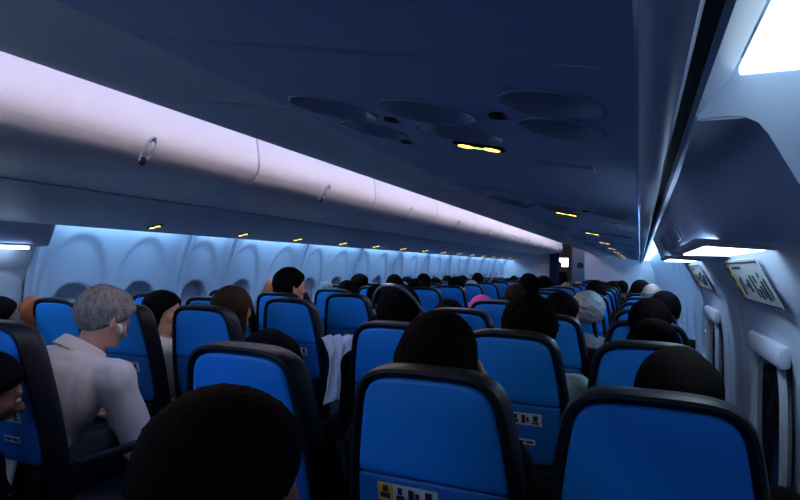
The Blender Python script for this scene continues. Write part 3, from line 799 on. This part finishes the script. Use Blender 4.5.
def person(name_, label, group=None, hair='short', hairm='hair_black', skin='skin', shirt='shirt_grey', lean=0., yaw=0., pitch=.0, side=0., neck=0., hres=.0052, bres=.011, hands='lap', seed=1, hx=0, collar=False, stand=False, coat=False, roll=0., broad=1.):
    """returns (meshes dict, local head centre). Origin on the floor under the hips, facing +y"""
    hip = np.array([0, 0, .52]); ch = np.array([side*.6, -.07+lean*.65, .80-lean*.12]); nb = np.array([side*.9, -.10+lean, .945-lean*.28])
    hc = nb+np.array([side*.25+hx, .025+lean*.25+neck, .150-lean*.12-abs(neck)*.25])
    w = .165*broad
    if stand: hip = np.array([0, 0, .92]); ch = np.array([0, 0, 1.22]); nb = np.array([0, 0, 1.40]); hc = np.array([0, .02, 1.56])
    shd = {s_: nb+np.array([s_*w, .0, -.06]) for s_ in (-1, 1)}
    el = {}; wr = {}
    for s_ in (-1, 1):
        el[s_] = shd[s_]+np.array([s_*.045, .04+lean*.2, -.26]); wr[s_] = np.array([s_*.10, .30, .625])
        if stand: el[s_] = shd[s_]+np.array([s_*.05, -.02, -.29]); wr[s_] = el[s_]+np.array([s_*.0, .06, -.24])
    if hands == 'face':
        el[1] = shd[1]+np.array([.07, .10, -.20]); wr[1] = hc+np.array([.125, .03, -.115])
    def torso(P, g, clothes=False):
        d = f_ell(P, hip+[0, .0, .02], (.165+g, .105+g, .12+g))
        d = smin(d, f_cap(P, hip+[0, 0, .05], ch, .105+g, .105+g), .06)
        d = smin(d, f_ell(P, ch, (.155*broad+g, .098+g, .15+g)), .06)
        for s_ in (-1, 1):
            d = smin(d, f_cap(P, nb+[0, 0, -.06], shd[s_], .062+g, .052+g), .05)
            d = smin(d, f_cap(P, shd[s_], el[s_], .050+g, .040+g*1.3), .03)
            d = smin(d, f_cap(P, el[s_], wr[s_], .038+g*1.3, .026+g*1.5), .02)
        return d
    def neckf(P): return f_cap(P, nb+[0, -.005, -.04], hc+[0, -.02, -.05], .056, .052)
    def legs(P, g):
        d = f_ell(P, hip+[0, .02, -.01], (.17+g, .12+g, .11+g))
        for s_ in (-1, 1):
            if stand: k = hip+[s_*.09, .0, -.42]; a = hip+[s_*.10, -.02, -.83]
            else: k = np.array([s_*.12, .46, .51]); a = np.array([s_*.12, .44, .09])
            d = smin(d, f_cap(P, hip+[s_*.09, .02, -.02], k, .085+g, .058+g), .03)
            d = smin(d, f_cap(P, k, a, .056+g, .040+g*1.6), .02)
        return d
    Rh = rotm(yaw, pitch, roll)
    m = {}
    top = hc[2]+.16
    B = Fld((-.36+min(0, side), -.24, .0), (.36+max(0, side), .62, nb[2]+.10), bres)
    P = B.P; d = torso(P, 0); d = smin(d, neckf(P), .03); d = smin(d, legs(P, 0), .03)
    for s_ in (-1, 1):
        an = (hip+[s_*.10, -.02, -.83]) if stand else np.array([s_*.12, .44, .09])
        d = smin(d, f_cap(P, an+[0, -.02, -.03], an+[s_*.01, .16, -.055], .034, .026), .03)
    cutz = nb[2]+.045
    d = np.maximum(d, P[..., 2]-cutz)
    parts = [nets(d, B.lo, B.h)]
    H = Fld(hc-[.13, .15, .19], hc+[.13, .15, .14], hres); p = (H.P-hc)@Rh
    d = smin(skull(p), np.maximum(neckf(H.P), cutz-.012-H.Z), .022); d = np.maximum(d, cutz-.02-H.Z)
    parts.append(nets(d, H.lo, H.h))
    if hands:
        for s_ in (-1, 1):
            D = (0, 1, -.25); N = (0, -.2, -1)
            if stand: D = (0, .2, -1); N = (-s_, 0, 0)
            if hands == 'face' and s_ == 1: D = (-.35, .25, 1); N = (-1, -.3, 0)
            G = Fld(wr[s_]-.14, wr[s_]+.16, .0048); parts.append(nets(hand_f(G.P, s_, wr[s_], D, N), G.lo, G.h))
    m['body'] = np_mesh('person', parts, M[skin])
    # hair
    lowz = {'long': .40, 'bob': .24, 'scarf': .26, 'hood': .27}.get(hair, .13)
    G = Fld(hc-[.16+.05*(hair == 'hood'), .24, lowz], hc+[.16+.05*(hair == 'hood'), .17, .17], hres); p = (G.P-hc)@Rh
    m['hair'] = ('headscarf' if hair == 'scarf' else 'hood' if hair == 'hood' else 'hair', np_mesh('hair', [nets(hair_f(p, hair, seed), G.lo, G.h)], M[hairm]))
    # shirt
    g = .012 if not coat else .030
    fold = wob(P, 36, seed+5)*.006+np.abs(wob(P*np.array([1, .8, .6]), 75, seed+6, 4))*.009-.003
    d = torso(P, g)-fold
    d = smin(d, f_cap(P, nb+[0, -.005, -.04], nb+[0, -.002, .0], .064+g, .060+g), .03)
    d = smax(d, -(neckf(P)-.012-np.maximum(0, .0)), .006) if False else d
    d = np.maximum(d, (P[..., 2]-(nb[2]+.012+P[..., 1]*0-(P[..., 1]-nb[1])*.5)))
    for s_ in (-1, 1):
        ax = (wr[s_]-el[s_])/np.linalg.norm(wr[s_]-el[s_]); near = np.sqrt(((P-wr[s_])**2).sum(-1)) < .10
        d = np.where(near, np.maximum(d, (P-wr[s_])@ax+.012), d)
    d = np.maximum(d, (hip[2]-.06)-P[..., 2])
    sp = [nets(d, B.lo, B.h)]
    if collar:
        G = Fld(nb-[.12, .13, .06], nb+[.12, .13, .09], .005); Q = G.P
        ax = (hc-nb); ax = ax/np.linalg.norm(ax); c0 = nb+[0, -.004, .0]
        hgt = (Q-c0)@ax; rad = np.sqrt((((Q-c0)-hgt[..., None]*ax)**2).sum(-1))
        cone = np.abs(rad-(.074-.12*(hgt-.02)))-.0055; band = np.abs(hgt-.025)-.026
        fall = np.abs(rad-(.084-.40*(hgt-.03)))-.0045; fall = np.maximum(fall, np.abs(hgt-.026)-.024)
        cc = np.minimum(np.maximum(cone, band), fall)
        m['collar'] = np_mesh('collar', [nets(cc, G.lo, G.h)], M[shirt])
    m['shirt'] = np_mesh('shirt', sp, M[shirt])
    B2 = B; d = legs(B2.P, .014)-wob(B2.P, 50, seed+9)*.004
    d = np.maximum(d, B2.P[..., 2]-(hip[2]+.075)); d = np.maximum(d, .07-B2.P[..., 2])
    m['trousers'] = np_mesh('trousers', [nets(d, B2.lo, B2.h)], M['trousers'])
    # eyes
    m['eyes'] = []
    for s_ in (-1, 1):
        pair = []
        for rr, yy_, mn, nm in ((.0115, .076, 'eye', 'eye'), (.0052, .0845, 'iris', 'iris')):
            c = Rh@np.array([s_*.031, yy_, .005])+hc
            pair.append(MB().loft([[(c[0]+rr*math.sin(math.pi*i/8)*math.cos(t), c[1]+rr*math.sin(math.pi*i/8)*math.sin(t), c[2]+rr*math.cos(math.pi*i/8)) for t in [2*math.pi*j/12 for j in range(12)]] for i in range(1, 8)]).mesh(nm, M[mn]))
        m['eyes'].append(pair)
    m['hc'] = hc; m['Rh'] = Rh
    return m
def seat_person(m, px, py, F, label, group='seated passengers', hairm=None, shirt=None, skin=None, top=.128, scale=None, X=None):
    """px, py: where the top of the head shows; F: its distance forward"""
    F += .085
    r = ray(px, py); t = F/r.y; Xh = r.x*t if X is None else X; Zt = EYE+r.z*t
    hc = m['hc']; s_ = Zt/(hc[2]+top)
    if scale: s_ = scale
    s_ = min(1.06, max(.90, s_))
    root = link('person', m['body'], None, (Xh-hc[0]*s_, F-hc[1]*s_, Zt-(hc[2]+top)*s_))
    root.location.z = min(0.05, max(-.03, root.location.z))
    root.scale = (s_,)*3; tag(root, label, 'person', group)
    def part(n, me, mm=None):
        o = link(n, me, root)
        if mm:
            o.material_slots[0].link = 'OBJECT'; o.material_slots[0].material = M[mm]
        return o
    if skin: root.material_slots[0].link = 'OBJECT'; root.material_slots[0].material = M[skin]
    h = part(m['hair'][0], m['hair'][1], hairm); part('shirt', m['shirt'], shirt)
    if 'collar' in m: part('collar', m['collar'], shirt)
    part('trousers', m['trousers']); 
    for a_, b_ in m['eyes']: link('iris', b_, link('eye', a_, root))
    return root, m, s_
np.random.seed(3)
# --- nearest people, each with a body of its own
m = person('p', '', hair='short', hairm='hair_black', skin='skin_dark', shirt='shirt_black', hres=.0038, seed=3, pitch=.12, broad=1.1)
seat_person(m, 231, 381,   .42, 'person with short black hair closest to the camera, seen from behind', top=.128)
m = person('p', '', hair='short', hairm='hair_black', skin='skin_dark', shirt='shirt_black', lean=.40, side=-.0, hres=.0048, seed=4, pitch=.35, yaw=-.5)
seat_person(m, -12, 353, .93, 'person with black hair cut off by the left edge, face turned to the aisle', top=.12)
m = person('p', '', hair='crop', hairm='hair_grey', skin='skin_pale', shirt='shirt_white', lean=.22, side=.10, hres=.0042, bres=.009, seed=5, pitch=.42, yaw=-.15, collar=True, broad=1.14)
man, mm_, ms = seat_person(m, 105, 289, 1.50, 'grey-haired person in a white shirt leaning forward with a white earbud', top=.12)
eb = Vector(mm_['Rh']@np.array([.090, .006, -.008])+mm_['hc'])*ms+man.location
ebo = MB().tube([(0, 0, 0), (.006, .002, 0), (.010, .004, -.006), (.011, .006, -.024)], [.006, .0068, .0055, .0032], 10).obj('earbud', M['plastic_white'])
ebo.location = eb; tag(ebo, "small white earbud in the grey-haired person's right ear", 'earbud')
m = person('p', '', hair='short', hairm='hair_dark', skin='skin_dark', shirt='shirt_black', hres=.0044, seed=6, broad=1.1)
MS = m
seat_person(m, 678, 344, 1.22, 'person with short dark hair ahead of the nearest right window seat')
m = person('p', '', hair='long', hairm='hair_dark', skin='skin', shirt='shirt_black', hres=.0046, seed=7, hands='face', roll=.05)
ML = m
seat_person(m, 441, 309, 1.19, 'person with long dark hair and a hand by the cheek, right middle seat')
m = person('p', '', hair='curly', hairm='hair_black', skin='skin_dark', shirt='shirt_cyan', hres=.0048, seed=8, broad=1.05, side=.03)
seat_person(m, 531, 294, 2.0, 'person with bushy black hair and pale blue shirt, second right middle seat', top=.135)
m = person('p', '', hair='short', hairm='hair_black', skin='skin_dark', shirt='shirt_black', hres=.005, seed=9, broad=1.0, yaw=.25)
hp, mh, hs = seat_person(m, 400, 283, 1.97, 'black-haired person wearing over-ear headphones, second right aisle seat', top=.128)
# headphones
def headphones(man, mm_, sc):
    hc = Vector(mm_['hc'])*sc+man.location
    root = empty('headphones', hc, "black over-ear headphones with a grey band on the person in the aisle seat", 'headphones')
    arc = [(.100*math.cos(a), -.012-.082*math.sin(a), .004+.118*math.sin(a)) for a in [math.pi*k/16 for k in range(17)]]
    MB().tube([(x*1.0, y, z) for x, y, z in arc], .0085, 10).obj('headband', M['metal'], root)
    for s_ in (-1, 1):
        rg = [[(s_*(.082+h), -.010+.034*o*math.cos(t*math.pi/12), -.004+.040*o*math.sin(t*math.pi/12)) for t in range(24)] for o, h in ((.6, -.004), (.95, 0), (1, .010), (.95, .020), (.7, .026), (.1, .027))]
        MB().loft(rg).obj('ear_cup', M['plastic_black'], root)
headphones(hp, mh, hs)
m = person('p', '', hair='hood', hairm='shirt_black', skin='skin_dark', shirt='shirt_black', lean=.30, hres=.0065, seed=10, pitch=.6, coat=True, broad=1.25, side=-.03)
seat_person(m, 272, 334, 1.44, 'hunched person under a bulky black hood, nearest right aisle seat', top=.13, scale=.93)
m = person('p', '', hair='bob', hairm='hair_black', skin='skin_pale', shirt='shirt_white', hres=.0048, seed=11, yaw=-1.15, pitch=.12, lean=.05)
MBOB = m
seat_person(m, 165, 290, 2.15, 'person with chin-length black hair in a white top, face in profile')
m = person('p', '', hair='bob', hairm='hair_brown', skin='skin', shirt='shirt_green', hres=.005, seed=12, broad=1.0)
seat_person(m, 234, 285, 2.12, 'brown-haired person with an olive collar on the left side of the aisle')
m = person('p', '', hair='crop', hairm='hair_black', skin='skin_pale', shirt='shirt_black', hres=.005, seed=13, yaw=-.55)
MC = m
seat_person(m, 291, 271, 3.15, 'black-haired person in a black top sitting tall, turned to the right', scale=1.05)
m = person('p', '', hair='curly', hairm='hair_lightgrey', skin='skin_pale', shirt='shirt_grey', hres=.0055, seed=14)
MG = m
seat_person(m, 588, 292, 3.35, 'person with curly light grey hair and a grey sleeve, right block')
m = person('p', '', hair='short', hairm='hair_black', skin='skin_dark', shirt='shirt_black', hres=.0055, seed=15, coat=True, side=.05, broad=1.05)
MH = m
seat_person(m, 685, 300, 2.55, 'dark-clothed person leaning towards the right windows', top=.12, X=.04)
# --- further rows: shared bodies, own heads' place, hair and clothes
MBz = person('p', '', hair='buzz', hairm='hair_dark', skin='skin', shirt='shirt_grey', hres=.0062, bres=.014, seed=20)
MBa = person('p', '', hair='bald', hairm='hair_grey', skin='skin_pale', shirt='shirt_grey', hres=.0062, bres=.014, seed=21)
MSc = person('p', '', hair='scarf', hairm='scarf_pink', skin='skin', shirt='shirt_tan', hres=.0062, bres=.014, seed=22)
MBn = person('p', '', hair='bun', hairm='hair_dark', skin='skin', shirt='shirt_grey', hres=.0062, bres=.014, seed=23)
MSh = person('p', '', hair='short', hairm='hair_black', skin='skin', shirt='shirt_grey', hres=.0062, bres=.014, seed=24, yaw=-.3)
MCf = person('p', '', hair='crop', hairm='hair_black', skin='skin', shirt='shirt_grey', hres=.0062, bres=.014, seed=25, yaw=.2)
FAR = [
 (MSh, 655, 317, 1.98, 'hair_black', 'shirt_black', 'skin_dark', 'person with short black hair, second right window seat'),
 (MCf, 664, 292, 3.5, 'hair_black', 'shirt_black', 'skin_dark', 'small dark head leaning beside the right windows, fourth row'),
 (MBa, 652, 281, 4.95, 'hair_grey', 'shirt_grey', 'skin_pale', 'balding person by the right windows with a shining crown'),
 (MSh, 641, 279, 5.85, 'hair_dark', 'shirt_black', 'skin', 'dark-haired person just left of the balding head'),
 (MC, 562, 293, 2.85, 'hair_dark', 'shirt_black', 'skin', 'dark-haired person with profile showing beyond the bushy-haired head'),
 (MCf, 596, 281, 5.1, 'hair_black', 'shirt_black', 'skin_dark', 'black-haired person above the curly grey head'),
 (MSh, 612, 281, 7.4, 'hair_black', 'shirt_black', 'skin_dark', 'small black head right of centre above the far seat tops'),
 (MBz, 516, 281, 4.05, 'hair_brown', 'shirt_grey', 'skin', 'brown-haired person beyond the bushy-haired head, right aisle seats'),
 (MCf, 529, 274, 4.8, 'hair_black', 'shirt_black', 'skin_dark', 'tall-sitting black-haired person below the galley curtain'),
 (MSh, 544, 275, 6.4, 'hair_black', 'shirt_black', 'skin_dark', 'black-haired person just left of the galley doorway'),
 (MBz, 567, 281, 6.9, 'hair_tan', 'shirt_tan', 'skin_pale', 'sandy-haired person in front of the galley doorway'),
 (MBa, 579, 280, 8.1, 'hair_tan', 'shirt_grey', 'skin_pale', 'fair balding head under the round galley port'),
 (MBn, 450, 297, 2.76, 'hair_dark', 'shirt_black', 'skin', 'person with dark tied hair behind the long-haired person, aisle seat'),
 (MSc, 483, 294, 3.40, 'scarf_pink', 'shirt_tan', 'skin', 'small person wearing a bright pink headscarf'),
 (MC, 458, 277, 5.6, 'hair_black', 'shirt_tan', 'skin', 'black-haired person turned right above the pink headscarf'),
 (MBz, 436, 276, 6.15, 'hair_dark', 'shirt_grey', 'skin', 'person with cropped dark hair, middle of the left block'),
 (MCf, 424, 274, 5.75, 'hair_black', 'shirt_black', 'skin_dark', 'black-haired person next to the cropped dark head'),
 (MBz, 472, 279, 6.3, 'hair_lightgrey', 'shirt_grey', 'skin_pale', 'grey-haired person further up the left block'),
 (MSh, 463, 275, 7.6, 'hair_black', 'shirt_grey', 'skin', 'small black head behind the grey-haired one'),
 (MBn, 478, 272, 7.9, 'hair_black', 'shirt_tan', 'skin', 'tall dark-haired person with dusty pink shoulders'),
 (MSh, 495, 278, 8.6, 'hair_brown', 'shirt_black', 'skin', 'brown-haired person far up the left block'),
 (MCf, 514, 276, 9.6, 'hair_black', 'shirt_white', 'skin_pale', 'distant person with a pale face near the curtain'),
 (MSh, 408, 276, 6.2, 'hair_black', 'shirt_black', 'skin_dark', 'black-haired person by the left windows above the headphones'),
 (MCf, 395, 275, 5.0, 'hair_black', 'shirt_black', 'skin_dark', 'black-haired person left of and above the headphones'),
 (MBz, 378, 282, 3.75, 'hair_dark', 'shirt_white', 'skin', 'dark-haired person with white shoulders, left aisle seats'),
 (MSh, 361, 273, 5.05, 'hair_black', 'shirt_black', 'skin_dark', 'black-haired person tall against the left window wall'),
 (MCf, 348, 281, 4.05, 'hair_black', 'shirt_black', 'skin_dark', 'dark-haired person behind the fourth left aisle seat'),
 (MBz, 327, 280, 4.4, 'hair_grey', 'shirt_grey', 'skin', 'person with greying hair low beside the left windows'),
 (MSh, 1, 295, 1.62, 'hair_black', 'shirt_white', 'skin', 'person at the very left edge beside the exit hatch'),
 (MSh, 506, 279, 10.4, 'hair_black', 'shirt_grey', 'skin', 'distant black head close to the left end wall'),
 (MCf, 448, 276, 7.0, 'hair_black', 'shirt_grey', 'skin', 'black head partly hidden near the left window wall'),
 (MSh, 487, 277, 9.3, 'hair_dark', 'shirt_grey', 'skin', 'distant dark head right of the dusty pink shoulders'),
 (MCf, 416, 279, 4.9, 'hair_black', 'shirt_black', 'skin_dark', 'dark head low above the headphones wearer, aisle side'),
 (MSh, 603, 281, 6.6, 'hair_black', 'shirt_black', 'skin_dark', 'black head between the two right of the galley'),
 (MCf, 622, 281, 8.4, 'hair_black', 'shirt_black', 'skin_dark', 'distant black head beside the right block gap'),
 (MBz, 548, 279, 8.0, 'hair_dark', 'shirt_grey', 'skin', 'distant cropped head at the foot of the curtain'),
]
for (m_, px, py, F, hm, sh, sk, lab) in FAR: seat_person(m_, px, py, F, lab, 'passengers in the further rows', hm, sh, sk)
m = person('p', '', hair='short', hairm='hair_dark', skin='skin_dark', shirt='shirt_black', hres=.007, bres=.014, seed=30, stand=True, yaw=3.1)
r = ray(558, 267); t = 13.0/r.y
o, _, _ = seat_person(m, 558, 267, 13.0, 'person in dark clothes standing in the galley doorway under the lit panel', 'cabin crew', scale=1)
o.location.z = 0; o.scale = (.86,)*3 if EYE+r.z*t < 1.5 else (1,)*3
# ================================================================= SMALL THINGS
def cloth(name, path, width, m, label, cat, seed=1, th=.006):
    """cloth strip along path, folded by noise"""
    P = spl([Vector(q) for q in path], 8); rows = []
    for i, q in enumerate(P):
        row = []
        for j in range(25):
            u = j/24-.5; n = math.sin(u*23+i*.25+seed)*.012+math.sin(u*41-i*.4)*.005
            row.append((q.x+u*width*.35+n, q.y+u*width, q.z+n*.6+math.sin(i*.5+u*6)*.006))
        rows.append(row)
    o = MB().grid(rows).obj(name, m); md = o.modifiers.new('thickness', 'SOLIDIFY'); md.thickness = th
    return tag(o, label, cat)
cloth('blanket', [(-1.60, 2.80, .86), (-1.54, 2.78, .89), (-1.49, 2.76, .84), (-1.465, 2.72, .70), (-1.45, 2.68, .56)], .24, M['blanket'], 'rumpled white blanket hanging over the aisle side of a left aisle seat', 'blanket')
cloth('cloth_bag', [(-1.50, 2.30, .47), (-1.44, 2.30, .46), (-1.40, 2.30, .38), (-1.39, 2.30, .25)], .22, M['blanket'], 'pale cloth hanging low in the aisle past the nearest seats', 'cloth', 4)
for k_, (x, y, z) in enumerate(((-2.775, 1.86, .97), (-2.78, 3.83, 1.02))):
    G = Fld((x-.06, y-.16, z-.30), (x+.08, y+.16, z+.14), .009); P = G.P
    d = smin(f_ell(P, (x, y, z-.08), (.040, .07, .20)), f_ell(P, (x+.005, y, z+.02), (.035, .055, .09)), .05)-wob(P, 60, 40+k_)*.006
    o = link('orange_jacket', np_mesh('orange_jacket', [nets(d, G.lo, G.h)], M['orange']))
    tag(o, ['orange jacket hanging at the window nearest the exit hatch, left side', 'orange jacket hanging at the left wall ahead of the brown-haired person'][k_], 'jacket')
mg = empty('magazine', (-1.86, 1.12, .50), 'printed magazine sticking out of the pocket of the nearest left aisle seat', 'magazine')
MB().box((0, .0, .04), (.22, .012, .26), .003, Matrix.Rotation(-.19, 3, 'X')).obj('cover', M['white'], mg)
for k in range(4): MB().box((-.02, -.0095+.0, .13-.028*k), (.15-.02*(k % 2), .0016, .012), 0, Matrix.Rotation(-.19, 3, 'X')).obj('printed_line', M['ink'], mg)
